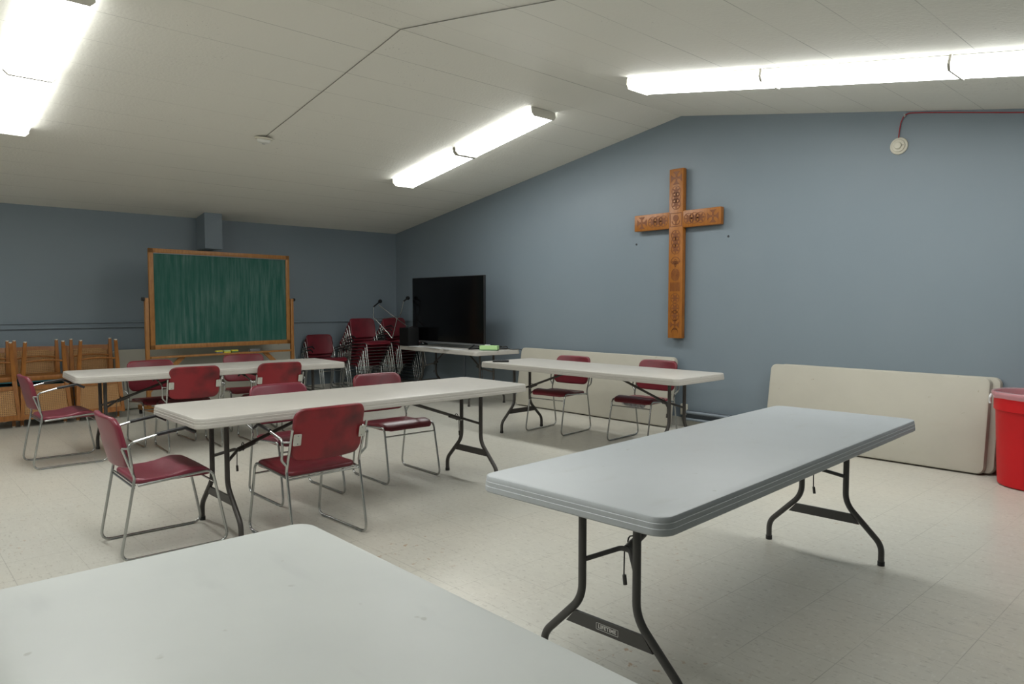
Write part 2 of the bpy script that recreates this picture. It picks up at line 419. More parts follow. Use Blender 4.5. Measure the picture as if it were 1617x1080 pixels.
# perimeter heating pipes along the cross wall
h = thing('heating_pipes', 'pair of blue-grey painted heating pipes running low along the cross wall', 'pipe', (0, YB, 0))
for z, r in ((.168, .017), (.092, .015)):
    bm = B(); tube(bm, [(2.2, -.05, z), (XR - .01, -.05, z)], r, 12); obj('pipe', bm, M['pipe'], h, 40)
bm = B(); box(bm, 2.17, XR - .01, -.03, -.002, .075, .19, .003); obj('recess_shade_plate', bm, M['pipe_dark'], h)  # dark strip that paints the shade behind the pipes
for x in (2.75, 3.6, 4.5, 5.13, 6.2, 7.2):
    bm = B(); box(bm, x - .012, x + .012, -.062, -.03, .075, .19, .003); obj('bracket', bm, M['pipe'], h)
h = thing('wall_outlet', 'small ivory outlet box low on the cross wall behind the long beige table', 'outlet', (2.19, YB, .19))
bm = B(); box(bm, -.04, .04, -.035, 0, -.06, .06, .006); obj('cover_plate', bm, M['ivory'], h, 40)
bm = B(); box(bm, -.017, .017, -.038, -.034, .008, .042, .002); box(bm, -.017, .017, -.038, -.034, -.042, -.008, .002); obj('socket', bm, M['offwhite'], h)

# ------------------------------------------------------------------ fluorescent fixtures
def make_light():
    t = bpy.data.objects.new('ceiling_light', None); COL.objects.link(t); tag(t, '', 'ceiling light', 'fluorescent ceiling fixtures')
    L = .614
    bm = B(); box(bm, -L, L, -.145, .145, -.028, -.004, .003); obj('housing', bm, M['white'], t)
    for s in (-1, 1):
        bm = B()
        P = [(-.168, -.004), (.168, -.004), (.168, -.060), (.137, -.092), (-.137, -.092), (-.168, -.060)]
        a = [bm.verts.new((s * L, y, z)) for y, z in P]; b = [bm.verts.new((s * (L + .009), y, z)) for y, z in P]
        bm.faces.new(a); bm.faces.new(b[::-1])
        for i in range(6): bm.faces.new((a[i], a[(i + 1) % 6], b[(i + 1) % 6], b[i]))
        obj('end_cap', bm, M['offwhite'], t)
    bm = B(); P = [(.158, -.026), (.160, -.055), (.131, -.083), (-.131, -.083), (-.160, -.055), (-.158, -.026)]
    a = [bm.verts.new((-L + .001, y, z)) for y, z in P]; b = [bm.verts.new((L - .001, y, z)) for y, z in P]
    for i in range(5): bm.faces.new((a[i], a[i + 1], b[i + 1], b[i]))
    ln = obj('lens', bm, [M['lens'], M['lens_side']], t)
    for p in ln.data.polygons:
        if abs(p.normal.z) < .95: p.material_index = 1
    return t
L0 = make_light(); first = True
aL, aR = -math.atan(.155), math.atan(.1745)
lights = []
for k in range(2): lights.append((-.37 + 1.237 * k, -4.395, aL, ('lower', 'upper')[k] + ' lit fluorescent fixture of the pair at the upper left of the ceiling'))
for k in range(2): lights.append((-.37 + 1.262 * k, -.265, aL, ('lower', 'upper')[k] + ' lit fluorescent fixture of the short pair in the middle of the ceiling'))
for k, nm in enumerate(('leftmost', 'middle', 'rightmost')):
    lights.append((3.36 + 1.225 * k, -.335, aR, nm + ' lit fluorescent fixture in the row above the cross wall'))
for k in range(2): lights.append((3.36 + 1.225 * k, -4.395, aR, 'fluorescent fixture above the foreground white table, ' + ('nearer the ridge', 'farther from the ridge')[k]))
for k in range(2): lights.append((3.36 + 1.225 * k, -7.9, aR, 'fluorescent fixture at the rear of the hall behind the camera, ' + ('nearer the ridge', 'farther from the ridge')[k]))
for k in range(2): lights.append((-.37 + 1.25 * k, -7.9, aL, 'fluorescent fixture at the rear of the hall on the chalkboard side slope, ' + ('lower', 'upper')[k] + ' one'))
for x, y, a, lb in lights:
    o = L0 if first else dup(L0, lb); first = False; o['label'] = lb
    o.location = (x, y, ceil_z(x)); o.rotation_euler = (0, a, 0)

# ------------------------------------------------------------------ detectors, cables, holes
h = thing('smoke_detector', 'round ivory smoke detector on the blue-grey cross wall under a red cable', 'smoke detector', (4.312, YB, 2.706))
h.rotation_euler = (PI / 2, 0, 0)
bm = B(); lathe(bm, [(0, 0), (.071, 0), (.073, .006), (.070, .014), (.055, .018), (0, .018)], 40); obj('base', bm, M['ivory'], h, 30)
bm = B(); lathe(bm, [(.053, .017), (.053, .026), (.048, .030), (.030, .031), (.029, .044), (.025, .048), (0, .048)], 40); obj('sensor_cap', bm, M['ivory'], h, 30)
bm = B(); lathe(bm, [(0, .0305), (.003, .0305), (.003, .033), (0, .033)], 10); o = obj('indicator', bm, M['black'], h); o.location = (.040, 0, 0)
cz = lambda x: ceil_z(x) - .012
pts = [(4.311, YB - .02, 2.775), (4.313, YB - .012, 2.83), (4.322, YB - .01, 2.90), (4.345, YB - .01, 2.955), (4.385, YB - .01, cz(4.385) - .006)]
x = 4.5
while x < XR - .05: pts.append((x, YB - .010, cz(x) - .004 - .016 * math.sin((x - 4.4) * 1.6) ** 2)); x += .2
bm = B(); tube(bm, fillet(pts, .05, 4), .0045, 8); tag(obj('red_cable', bm, M['redwire'], smooth=60), 'thin red cable running along the top of the cross wall from the smoke detector', 'cable')
bm = B(); box(bm, -.008, .008, -.014, 0, -.016, .016, .003); tag(obj('cable_clip', bm, M['chrome'], loc=(4.352, YB, 2.958)), 'small metal clip holding the red cable where it bends', 'clip')
h = thing('ceiling_detector', 'small round white detector on the sloping ceiling', 'smoke detector', (-.36, -2.35, ceil_z(-.36)))
h.rotation_euler = (PI, -aL, 0)
bm = B(); lathe(bm, [(0, 0), (.090, 0), (.090, .014), (.084, .020), (0, .018)], 36); obj('base', bm, M['ivory'], h, 30)
bm = B(); lathe(bm, [(.066, .019), (.060, .044), (.036, .058), (0, .060)], 36); obj('sensor_cap', bm, M['white'], h, 40)
bm = B(); lathe(bm, [(.015, .056), (.015, .064), (0, .064)], 16); obj('vent', bm, M['silver'], h)
bm = B()
seg = []
x = -.31
while x < 7.6: seg.append(x); x += .3
pts = [(q, -2.35 + random.uniform(-.003, .003), ceil_z(q) - .005) for q in seg]
tube(bm, pts, .0030, 6); tag(obj('ceiling_cable', bm, mat('painted_cable', (0.20, 0.195, 0.17), .6), smooth=60), 'thin painted cable running up the ceiling from the white detector over the ridge', 'cable')
for i, (x, z) in enumerate(((1.504, 2.036), (2.686, 2.047))):
    bm = B(); lathe(bm, [(0, 0), (.012, 0), (.010, .006), (0, .006)], 12)
    tag(obj('wall_plug', bm, M['hole'], loc=(x, YB, z), rot=(PI / 2, 0, 0)), 'dark screw plug in the wall just ' + ('left', 'right')[i] + ' of and below the cross arm', 'wall plug')

# ------------------------------------------------------------------ cross
c = thing('wooden_cross', 'large carved golden oak cross hung on the blue-grey wall', 'cross', (2.0985, 1.185, 0))
CW = .090
upr = None; arms = {}
bm = B(); box(bm, -CW, CW, 0, .06, .972, 2.812, .006); box(bm, -.03, .03, .055, .083, 1.5, 1.6); box(bm, -.03, .03, .055, .083, 2.5, 2.6); upr = obj('upright', bm, M['oak'], c, 40)
for s in (-1, 1):
    bm = B(); x0, x1 = (CW, .548) if s > 0 else (-.560, -CW)
    box(bm, x0, x1, 0, .06, 2.172, 2.352, .006); arms[s] = obj('cross_arm', bm, M['oak'], c, 40)
bm = B()
def poly(bm, pts, d=.0022):
    a = [bm.verts.new((x, -.0005, z)) for x, z in pts]; b = [bm.verts.new((x, -d, z)) for x, z in pts]
    bm.faces.new(b)
    for i in range(len(pts)):
        j = (i + 1) % len(pts); bm.faces.new((a[i], a[j], b[j], b[i]))
def ringp(bm, cx, cz, r, w, a0=0, a1=2 * PI, n=24):
    for k in range(n):
        p, q = a0 + (a1 - a0) * k / n, a0 + (a1 - a0) * (k + 1) / n
        poly(bm, [(cx + rr * math.cos(t), cz + rr * math.sin(t)) for rr, t in ((r - w, p), (r, p), (r, q), (r - w, q))])
def petals(bm, cx, cz, r, n=6, ph=PI / 2, wd=.26):
    for k in range(n):
        a = ph + 2 * PI * k / n; ux, uz = math.cos(a), math.sin(a); L = r * .95; pts = []
        for t in range(7): u = t / 6; pts.append((u * L, wd * L * math.sin(PI * u) * .8))
        for t in range(5, 0, -1): u = t / 6; pts.append((u * L, -wd * L * math.sin(PI * u) * .8))
        poly(bm, [(cx + u * ux - v * uz, cz + u * uz + v * ux) for u, v in pts])
def pattee(bm, cx, cz, s):
    for k in range(4):
        a = PI / 2 * k; ux, uz = math.cos(a), math.sin(a)
        pts = [(.1 * s, .13 * s), (.55 * s, .16 * s), (s, .62 * s), (s, -.62 * s), (.55 * s, -.16 * s), (.1 * s, -.13 * s)]
        poly(bm, [(cx + u * ux - v * uz, cz + u * uz + v * ux) for u, v in pts])
def chain(bm, cx, cz, n, r, dx, dz):
    for k in range(n):
        x, z = cx + dx * (k - (n - 1) / 2), cz + dz * (k - (n - 1) / 2)
        ringp(bm, x, z, r, r * .10); petals(bm, x, z, r * .92, 6, PI / 2 if dz else 0)
CZ = 2.262
pattee(bm, 0, 2.712, .070)
chain(bm, 0, 2.50, 3, .058, 0, .070)
chain(bm, 0, 2.02, 3, .058, 0, .074)
for s in (-1, 1):
    b2 = B(); chain(b2, s * .235, CZ, 3, .060, .073, 0); pattee(b2, s * .455, CZ, .066)
    obj('carving', b2, M['carve'], arms[s])['label'] = 'darker chip-carved rosettes and small cross'
# centre panel: framed cup
for x0, x1, z0, z1 in ((-.078, .078, CZ + .068, CZ + .075), (-.078, .078, CZ - .075, CZ - .068), (-.078, -.071, CZ - .068, CZ + .068), (.071, .078, CZ - .068, CZ + .068)):
    poly(bm, [(x0, z0), (x1, z0), (x1, z1), (x0, z1)])
poly(bm, [(.036 * math.cos(2 * PI * k / 20), CZ + .018 + .036 * math.sin(2 * PI * k / 20)) for k in range(20)], .003)
ringp(bm, 0, CZ - .004, .055, .008, PI * 1.05, PI * 1.95, 14)
poly(bm, [(-.006, CZ - .055), (.006, CZ - .055), (.006, CZ - .016), (-.006, CZ - .016)])
# lower panels: arched cluster, oval, fluted square, rosettes, cup
ringp(bm, 0, 1.80, .062, .008, 0, PI, 14)
for dx, dz in ((0, .02), (-.018, -.005), (.018, -.005), (0, -.03), (-.034, .0), (.034, 0), (0, -.005)): ringp(bm, dx, 1.80 + dz, .017, .008, n=12)
poly(bm, [(-.012, 1.745), (.012, 1.745), (0, 1.775)])
for k in range(5):
    a = k / 5
    for t in range(24):
        p, q = 2 * PI * t / 24, 2 * PI * (t + 1) / 24; ro, ri = .058 * (1 - a * .95), .058 * (1 - a * .95) - .006
        if ri > 0: poly(bm, [(ro * math.cos(p) * .95, 1.665 + ro * 1.15 * math.sin(p)), (ro * math.cos(q) * .95, 1.665 + ro * 1.15 * math.sin(q)), (ri * math.cos(q) * .95, 1.665 + ri * 1.15 * math.sin(q)), (ri * math.cos(p) * .95, 1.665 + ri * 1.15 * math.sin(p))])
for k in range(9):
    x0 = -.066 + k * .0145; poly(bm, [(x0, 1.485), (x0 + .008, 1.485), (x0 + .008, 1.582), (x0, 1.582)])
for z in (1.41, 1.30, 1.22): ringp(bm, 0, z, .056, .006); petals(bm, 0, z, .050, 6, 0)
pattee(bm, 0, 1.12, .055)
ringp(bm, 0, 1.035, .045, .006, 0, PI, 12)
obj('carving', bm, M['carve'], upr)['label'] = 'darker chip-carved rosettes and small crosses'

# ------------------------------------------------------------------ folding tables
ZT = .738
def top_mesh(L, W=.762):
    bm = B(); hl, hw, rc = L / 2, W / 2, .055
    prof = [(-.010, 0), (-.0045, -.002), (-.0018, -.006), (-.0012, -.0185), (.0006, -.020), (.0010, -.0345), (.0026, -.036), (.0030, -.052), (0, -.0565), (-.012, -.058), (-.018, -.050), (-.022, -.030)]
    rings = []
    for ins, z in prof:
        rings.append([bm.verts.new((x, y, z)) for x, y in rrect(hl + ins, hw + ins, rc + ins, 10)])
    N = len(rings[0])
    for a, b in zip(rings, rings[1:]):
        for k in range(N): bm.faces.new((a[k], a[(k + 1) % N], b[(k + 1) % N], b[k]))
    bm.faces.new(rings[0]); bm.faces.new(rings[-1]); return bm
def leg_frame(t, s, L, mt, folded=False, marks=False):
    """one folding leg frame at end s; a folded one lies flat under the top"""
    ins = .254; u0 = s * (L / 2 - ins)
    if folded:
        F = lambda v, z: (u0 - s * (.66 - z), v, -.0405)     # z measured from the floor when open
        top = .66
    else:
        F = lambda v, z: (u0, v, z); top = ZT - .036
    for q in (-1, 1):
        bm = B(); P = [F(q * .116, top), F(q * .116, .29), F(q * .298, .105), F(q * .298, .012)]
        tube(bm, P, .0150, 10, [0, .14, .10, 0], 7); lg = obj('leg', bm, mt, t, 60)
        bm = B(); tube(bm, [F(q * .298, .022), F(q * .298, 0)], .0175, 12); obj('foot_cap', bm, M['rubber'], lg, 40)
    bm = B(); w1, w2 = .146, .186
    if folded: a = [F(-w1, .238), F(w1, .238), F(w2, .190), F(-w2, .190)]; off = Vector((0, 0, .006))
    else: a = [F(-w1, .238), F(w1, .238), F(w2, .190), F(-w2, .190)]; off = Vector((.006, 0, 0))
    A = [bm.verts.new(Vector(p) - off) for p in a]; Bv = [bm.verts.new(Vector(p) + off) for p in a]
    bm.faces.new(A); bm.faces.new(Bv[::-1])
    for i in range(4): bm.faces.new((A[i], A[(i + 1) % 4], Bv[(i + 1) % 4], Bv[i]))
    st = obj('stretcher', bm, mt, t)
    if folded: return
    # V shaped cross brace with the lock ring at its apex and the strut up to the top
    ap = (u0 - s * .112, 0, .474)
    bm = B(); tube(bm, [F(-.116, .43), (u0 - s * .100, -.02, .472), (u0 - s * .100, .02, .472), F(.116, .43)], .0095, 8, [0, .03, .03, 0]); obj('cross_brace', bm, mt, t, 60)
    bm = B(); tube(bm, [ap, (s * .245, 0, ZT - .052)], .0115, 8); tube(bm, [(ap[0], 0, ap[2] - .004), (ap[0] - s * .10, 0, ap[2] + .03)], .0155, 8)
    obj('folding_strut', bm, mt, t, 60)
    bm = B()
    R_ = [(ap[0] - s * .03, .020 * math.cos(a), ap[2] + .012 + .024 * math.sin(a)) for a in [2 * PI * k / 12 for k in range(13)]]
    tube(bm, R_, .003, 6); tube(bm, [(ap[0] + s * .002, .012, ap[2] - .01), (ap[0] + s * .004, .012, ap[2] - .10), (ap[0] + s * .004, .008, ap[2] - .115)], .0028, 6); tube(bm, [(ap[0] + s * .004, .010, ap[2] - .10), (ap[0] + s * .004, .006, ap[2] - .135)], .0075, 8); obj('lock_ring', bm, mt, t, 60)
    if marks:
        # word on a small outlined label, read from outside the table end
        bm = B(); x = u0 + s * .0068
        yw, zw, zc = .046, .0105, .214
        for y0, y1, z0, z1 in ((-yw, yw, zc + zw, zc + zw + .0016), (-yw, yw, zc - zw - .0016, zc - zw), (-yw - .0016, -yw, zc - zw, zc + zw), (yw, yw + .0016, zc - zw, zc + zw)):
            box(bm, min(x, x + s * .0006), max(x, x + s * .0006), y0, y1, z0, z1)
        lb = obj('name_plate', bm, M['label_ink'], t); lb['label'] = 'white outlined word LIFETIME'
        cu = bpy.data.curves.new('_txt', 'FONT'); cu.body = 'LIFETIME'; cu.size = .0192; cu.align_x = 'CENTER'; cu.align_y = 'CENTER'; cu.extrude = .0003; cu.offset = .0005; cu.space_character = 1.05
        to = bpy.data.objects.new('_txt', cu); COL.objects.link(to)
        bpy.context.view_layer.update()
        me = bpy.data.meshes.new_from_object(to.evaluated_get(bpy.context.evaluated_depsgraph_get()))
        COL.objects.unlink(to); bpy.data.objects.remove(to)
        me.name = 'lettering'; me.materials.clear(); me.materials.append(M['label_ink'])
        lo_ = bpy.data.objects.new('lettering', me); COL.objects.link(lo_); lo_.parent = lb
        lo_.location = (x + s * .0003, 0, zc)
        lo_.rotation_euler = (PI / 2, 0, PI / 2 * s)
def table(label, x, y, a, L, mtop, mleg, marks=False):
    t = thing('folding_table', label, 'table', (x, y, 0), a)
    o = obj('tabletop', top_mesh(L), mtop, t, 35); o.location.z = ZT
    for s in (-1, 1): leg_frame(t, s, L, mleg, marks=marks)
    return t
table('grey plastic folding table standing alone beside the foreground white one', 5.0137, -2.5411, 1.6235, 2.44, M['t_grey'], M['leggrey'], True)
table('beige folding table in the middle with three chairs along it and one at its end', 2.3833, -2.8877, 1.5809, 2.44, M['t_beige'], M['leg'])
table('long beige folding table below the cross with a remote on it', 2.0935, -.1805, .0172, 2.44, M['t_beige'], M['leg'])
table('beige folding table in front of the chalkboard', -.4500, -2.8540, 1.5261, 2.44, M['t_beige'], M['leg'])
table('shorter beige folding table carrying the television in the corner', -1.262, .7885, -.045, 1.89, M['t_beige'], M['leg'])
table('white folding table filling the foreground', 6.002, -4.864, .0, 2.44, M['t_white'], M['leggrey'])

def leaning(label, px, py, lean, L, ax, mtop):
    """table on its long edge, face to the room; (px, py) bottom front edge centre, ax = 'x' along cross wall, 'y' along board wall"""
    t = thing('folded_table', label, 'table', (px, py, 0))
    o = obj('tabletop', top_mesh(L), mtop, t, 35)
    for s in (-1, 1): leg_frame(t, s, L, M['leg'], folded=True)
    W = .762
    # local frame: table x -> along wall, table y -> up the face, table z (top normal) -> out to the room
    if ax == 'x': ex, out = Vector((1, 0, 0)), Vector((0, -1, 0))
    else: ex, out = Vector((0, 1, 0)), Vector((1, 0, 0))
    ey = (Vector((0, 0, 1)) * math.cos(lean) - out * math.sin(lean))
    ez = ex.cross(ey)
    m = Matrix((ex, ey, ez)).transposed().to_4x4()
    off = ey * (W / 2 + .003)
    m.translation = Vector((px, py, .002)) + off + (Vector((0, 0, .058 * math.sin(lean))))
    t.matrix_world = m
    return t
LN = .165
leaning('cream folded table leaning on the cross wall behind the two chairs', .925, 1.014, LN, 2.44, 'x', M['t_cream'])
leaning('stained cream folded table beside the red bin, front one of two leaning', 4.160, 1.022, LN, 1.83, 'x', M['t_cream'])
leaning('cream folded table beside the red bin, rear one of two leaning', 4.215, 1.083, LN, 1.83, 'x', M['t_cream'])
leaning('dull cream folded table leaning on the wall behind the chalkboard', -3.28, -1.83, .16, 2.44, 'y', M['t_olive'])

# ------------------------------------------------------------------ maroon sled chairs
RR = .0078
def make_chair(style):
    """local +x is forward, +y the chair's left"""
    t = bpy.data.objects.new('stacking_chair', None); COL.objects.link(t)
    armed = style != 'C'; style = 'B' if style == 'C' else style
    utop = .600 if style == 'A' else .672; bt = .757 if style == 'A' else .778
    vin = M['vinyl_pink'] if style == 'A' else M['vinyl']
    uf = -.206 - (utop - .435) * .345
    for q in (-1, 1):
        l, lu = q * .230, q * .232
        bm = B()
        tube(bm, [(uf, lu, utop), (-.206, q * .229, .435), (-.284, l, RR), (.270, l, RR), (.190, q * .222, .420), (-.190, q * .222, .392)], RR, 10, [0, .05, .05, .05, .05, 0], 6)
        fr = obj('side_frame', bm, M['chrome'], t, 60)
        bm = B()
        for x in (-.20, .19): box(bm, x - .03, x + .03, l - .009, l + .009, 0, .0055, .002)
        obj('glide', bm, M['silver'], fr)
        if not armed: continue
        az = 0 if style == 'A' else -.012
        # arm: leaves the upright low, bows outward, rises and runs forward
        o_ = .034
        bm = B(); tube(bm, [(-.214, q * .232, .462), (-.226, q * (.232 + o_), .500), (-.243, q * (.234 + o_), .625 + az), (-.110, q * (.236 + o_), .656 + az), (.036, q * (.236 + o_), .676 + az), (.088, q * (.236 + o_), .648 + az)], RR * .95, 10, [0, .02, .035, .1, .02, 0], 6)
        tube(bm, [(uf + (.60 - utop) * -.345, q * .236, .600), (-.232, q * (.236 + o_), .600)], RR * .8, 8)
        ar = obj('arm', bm, M['chrome'], t, 60)
        bm = B(); tube(bm, [(-.105, q * (.236 + o_), .660 + az), (.036, q * (.236 + o_), .680 + az), (.090, q * (.236 + o_), .650 + az)], .0100, 10, [0, .02, 0], 5)
        obj('arm_pad', bm, M['black'], ar, 60)
    bm = B(); tube(bm, [(.197, -.222, .352), (.197, .222, .352)], .0058, 8); obj('stretcher', bm, M['chrome'], t, 60)
    bm = B(); tube(bm, [(-.210, -.228, .384), (-.210, .228, .384)], .0062, 8); tube(bm, [(-.203, -.225, .395), (-.203, .225, .395)], .004, 6); obj('rear_bar', bm, M['chrome'], t, 60)
    # seat, waterfall front, dished
    def top(x, y):
        u = (x + .2) / .4
        z = .424 + .012 * math.exp(-((u - .10) / .12) ** 2) * 0 + .024 * math.exp(-((u - .74) / .20) ** 2) - .022 * max(0, (u - .86) / .14) ** 2
        return z - .012 * (1 - (y / .22) ** 2) * math.exp(-((u - .35) / .25) ** 2) + .006 * (1 - (y / .22) ** 2) * (u > .6) * (u - .6)
    def bot(x, y):
        u = (x + .2) / .4
        return .393 - .006 * (1 - (y / .22) ** 2) * max(0, u - .5)
    bm = cushion(.204, .217, .05, top, bot, .013, rings=(0, .15, .3, .45, .6, .72, .84, .93)); obj('seat', bm, vin, t, 60)
    # back: x->across, y->up, z->thickness, curved and leaning
    z0, z1 = .488, bt; hc = (z1 - z0) / 2; zm = (z0 + z1) / 2
    def fm(x, y, z):
        f = -.226 - (y + hc) * .235 - .030 * (1 - (x / .22) ** 2) + .006
        return (f + z, x, zm + y + .004 * (1 - (x / .22) ** 2) * (1 if y > 0 else -1.8))
    bm = cushion(.219, hc, .055, lambda x, y: .016 + .004 * (1 - (x / .22) ** 2), lambda x, y: -.016, .012, fm, rings=(0, .2, .4, .6, .8, .93))
    bk = obj('backrest', bm, [vin, M['vinyl_back']], t, 60)
    for p in bk.data.polygons:
        if p.normal.x < -.3: p.material_index = 1 if style == 'B' else 0
    if style == 'B':
        for q in (-1, 1):
            bm = cushion(.022, .033, .007, lambda x, y: .0012, lambda x, y: -.0012, .0006, rings=(0, .6))
            f0 = -.226 - (.615 - z0) * .235 - .020
            bmesh.ops.transform(bm, matrix=Matrix(((0, 0, 1, f0 - .006), (1, 0, 0, q * .203), (0, 1, 0, .612), (0, 0, 0, 1))), verts=bm.verts[:])
            for v in bm.verts: v.co.x += -.235 * (v.co.z - .612) + (.22 - abs(v.co.y)) * -.12
            br = obj('bracket', bm, M['bracket'], t, 40); br['label'] = 'pale metal mounting plate'
            bm = B()
            for z in (.590, .634):
                tt = bmesh.new(); lathe(tt, [(0, 0), (.0035, 0), (.0028, .002), (0, .0026)], 8)
                merge(bm, tt, Matrix.Translation((f0 - .009 - .235 * (z - .612), q * .200, z)) @ Matrix.Rotation(-PI / 2, 4, 'Y'))
            obj('screw', bm, M['silver'], br)
    return t
chA, chB, chC = make_chair('A'), make_chair('B'), make_chair('C')
for o in (chA, chB, chC): tag(o, '', 'chair')
used = {'A': False, 'B': False, 'C': False}
def place(style, x, y, deg, label, group, z=0):
    src = {'A': chA, 'B': chB, 'C': chC}[style]
    rz = math.radians(deg)
    if not used[style]:
        used[style] = True; src.location = (x, y, z); src.rotation_euler = (0, 0, rz); src['label'] = label; src['group'] = group; return src
    return dup(src, label, (x, y, z), rz, group)
G1 = 'maroon chairs around the tables'
place('A', -.405, -4.124, 90.6, 'maroon armchair seen sideways at the left end of the chalkboard table', G1)
place('A', 2.362, -4.150, 88.9, 'maroon armchair seen sideways at the near left end of the middle table', G1)
place('B', 2.752, -3.483, 182.3, 'maroon vinyl armchair nearest the camera with its back turned, at the middle table', G1)
place('A', 1.925, -3.145, .6, 'maroon chair facing us behind the middle table, left one of two', G1)
place('B', 1.924, -2.314, -1.1, 'maroon chair facing us behind the middle table, right one of two', G1)
r1 = place('B', 1.424, .051, -82.2, 'maroon chair below the cross behind the long beige table, left one', G1)
r2 = place('B', 2.386, .238, -86.2, 'maroon chair below the cross with torn lining under its seat, right one', G1)
place('B', -.361, -3.140, 176.2, 'maroon chair turned away from us at the chalkboard table, left one', G1)
place('B', -.270, -2.379, 177.9, 'maroon chair turned away from us at the chalkboard table, right one', G1)
place('B', -.796, -3.247, 1.9, 'maroon chair facing us on the chalkboard side of the far table, left one', G1)
place('B', -1.038, -2.273, -10.9, 'maroon chair facing us on the chalkboard side of the far table, right one', G1)
# torn lining under one seat
bm = B(); random.seed(3)
prev = None
for k in range(13):
    y = -.13 + .26 * k / 12; a = bm.verts.new((.165 + random.uniform(-.01, .01), y, .387)); b = bm.verts.new((.16 + random.uniform(-.02, .02), y, .372 - random.uniform(.0, .026)))
    c_ = bm.verts.new((.15, y, .386))
    if prev: bm.faces.new((prev[0], a, b, prev[1])); bm.faces.new((prev[1], b, c_, prev[2]))
    prev = (a, b, c_)
obj('torn_lining', bm, M['plastic_torn'], r2)
ordn = ['bottom', 'second from bottom', 'third from bottom', 'fourth from bottom', 'fifth from bottom', 'sixth from bottom', 'seventh from bottom', 'topmost']
def stack(xt, yt, deg, ztop, n, label, group, bare=1):
    c_, s_ = math.cos(math.radians(deg)), math.sin(math.radians(deg)); dz = ztop / (n - 1)
    for k in range(n):
        m = n - 1 - k; dx = .040 * m; w = random.uniform(-.006, .006)
        nm = ('topmost' if k == n - 1 else ordn[k])
        place('C' if m < bare else 'B', xt - dx * c_ - w * s_, yt - dx * s_ + w * c_, deg + random.uniform(-.6, .6), nm + ' maroon chair ' + label, group, z=dz * k)
random.seed(5)
stack(-3.10, -.215, 2.0, .100, 3, 'in the low stack of three right of the chalkboard', 'chairs in the low stack', 1)
stack(-2.80, .355, 2.0, .345, 8, 'in the tall stack left of the television', 'chairs in the tall stack left of the television', 3)
stack(-2.80, .945, 2.0, .345, 8, 'in the corner stack behind the television table', 'chairs in the corner stack', 0)

# ------------------------------------------------------------------ cane chairs
def make_cane():
    t = bpy.data.objects.new('cane_chair', None); COL.objects.link(t)
    tag(t, '', 'chair')
    def bar(bm, p, q, w0, d0_, w1=None, d1=None):
        w1 = w1 or w0; d1 = d1 or d0_; p, q = Vector(p), Vector(q)
        a = [bm.verts.new(p + Vector((sx * d0_ / 2, sy * w0 / 2, 0))) for sx, sy in ((-1, -1), (1, -1), (1, 1), (-1, 1))]
        b = [bm.verts.new(q + Vector((sx * d1 / 2, sy * w1 / 2, 0))) for sx, sy in ((-1, -1), (1, -1), (1, 1), (-1, 1))]
        bm.faces.new(a[::-1]); bm.faces.new(b)
        for i in range(4): bm.faces.new((a[i], a[(i + 1) % 4], b[(i + 1) % 4], b[i]))
        bmesh.ops.bevel(bm, geom=[e for e in bm.edges if e.is_manifold and e.calc_face_angle(0) > .6], offset=.004, segments=2, affect='EDGES') if False else None
    W = M['chair_wood']
    for q in (-1, 1):
        bm = B(); bar(bm, (.205, q * .205, 0), (.185, q * .205, .43), .030, .030, .048, .045); lg = obj('leg', bm, W, t)
        bm = B(); tube(bm, [(.205, q * .205, .006), (.205, q * .205, -.008)], .016, 10); obj('glide', bm, M['offwhite'], lg)
    for q in (-1, 1):
        bm = B(); bar(bm, (-.235, q * .178, 0), (-.19, q * .205, .42), .032, .030, .044, .048); bar(bm, (-.19, q * .205, .42), (-.27, q * .232, .845), .044, .048, .030, .026)
        lg = obj('leg', bm, W, t)
        bm = B(); tube(bm, [(-.235, q * .178, .006), (-.235, q * .178, -.008)], .016, 10); obj('glide', bm, M['offwhite'], lg)
    bm = B(); box(bm, -.19, .20, -.20, .20, .375, .43, .006); obj('seat_frame', bm, W, t, 40)
    bm = cushion(.205, .215, .04, lambda x, y: .459 - .02 * ((x / .2) ** 4), lambda x, y: .43, .01); obj('seat_cushion', bm, M['teal'], t, 50)
    for x, z in ((.198, .20), (-.213, .22)):
        pts = [(x, -.19, z), (x, -.10, z - .012), (x, 0, z - .016), (x, .10, z - .012), (x, .19, z)]
        bm = B(); tube(bm, pts, .008, 8, flat=1.3); obj('stretcher', bm, W, t, 60)
    # cane panel in a frame between the uprights
    def X(z): return -.19 - (z - .42) * .188
    def Yh(z): return .205 + (z - .42) * .0635
    bm = B()
    a = []
    for z in (.50, .80):
        a.append([bm.verts.new((X(z) + dx, s_ * (Yh(z) - .02), z)) for dx, s_ in ((-.004, -1), (-.004, 1), (.004, 1), (.004, -1))])
    bm.faces.new(a[0]); bm.faces.new(a[1][::-1])
    for i in range(4): bm.faces.new((a[0][i], a[0][(i + 1) % 4], a[1][(i + 1) % 4], a[1][i]))
    obj('cane_panel', bm, M['cane'], t)
    for z0, z1, nm in ((.475, .515, 'lower_rail'), (.785, .838, 'top_rail')):
        bm = B(); a = []
        n = 8
        for k in range(n + 1):
            y = -1 + 2 * k / n; bow = .012 * (1 - y * y)
            a.append([bm.verts.new((X(z) - bow + dx, y * (Yh(z) - .012), z + (.006 * (1 - y * y) if z == z1 else 0))) for z, dx in ((z0, -.010), (z1, -.009), (z1, .009), (z0, .010))])
        for p, q_ in zip(a, a[1:]):
            for i in range(4): bm.faces.new((p[i], p[(i + 1) % 4], q_[(i + 1) % 4], q_[i]))
        bm.faces.new(a[0]); bm.faces.new(a[-1][::-1])
        obj(nm, bm, W, t)
    return t
cn = make_cane(); fst = True
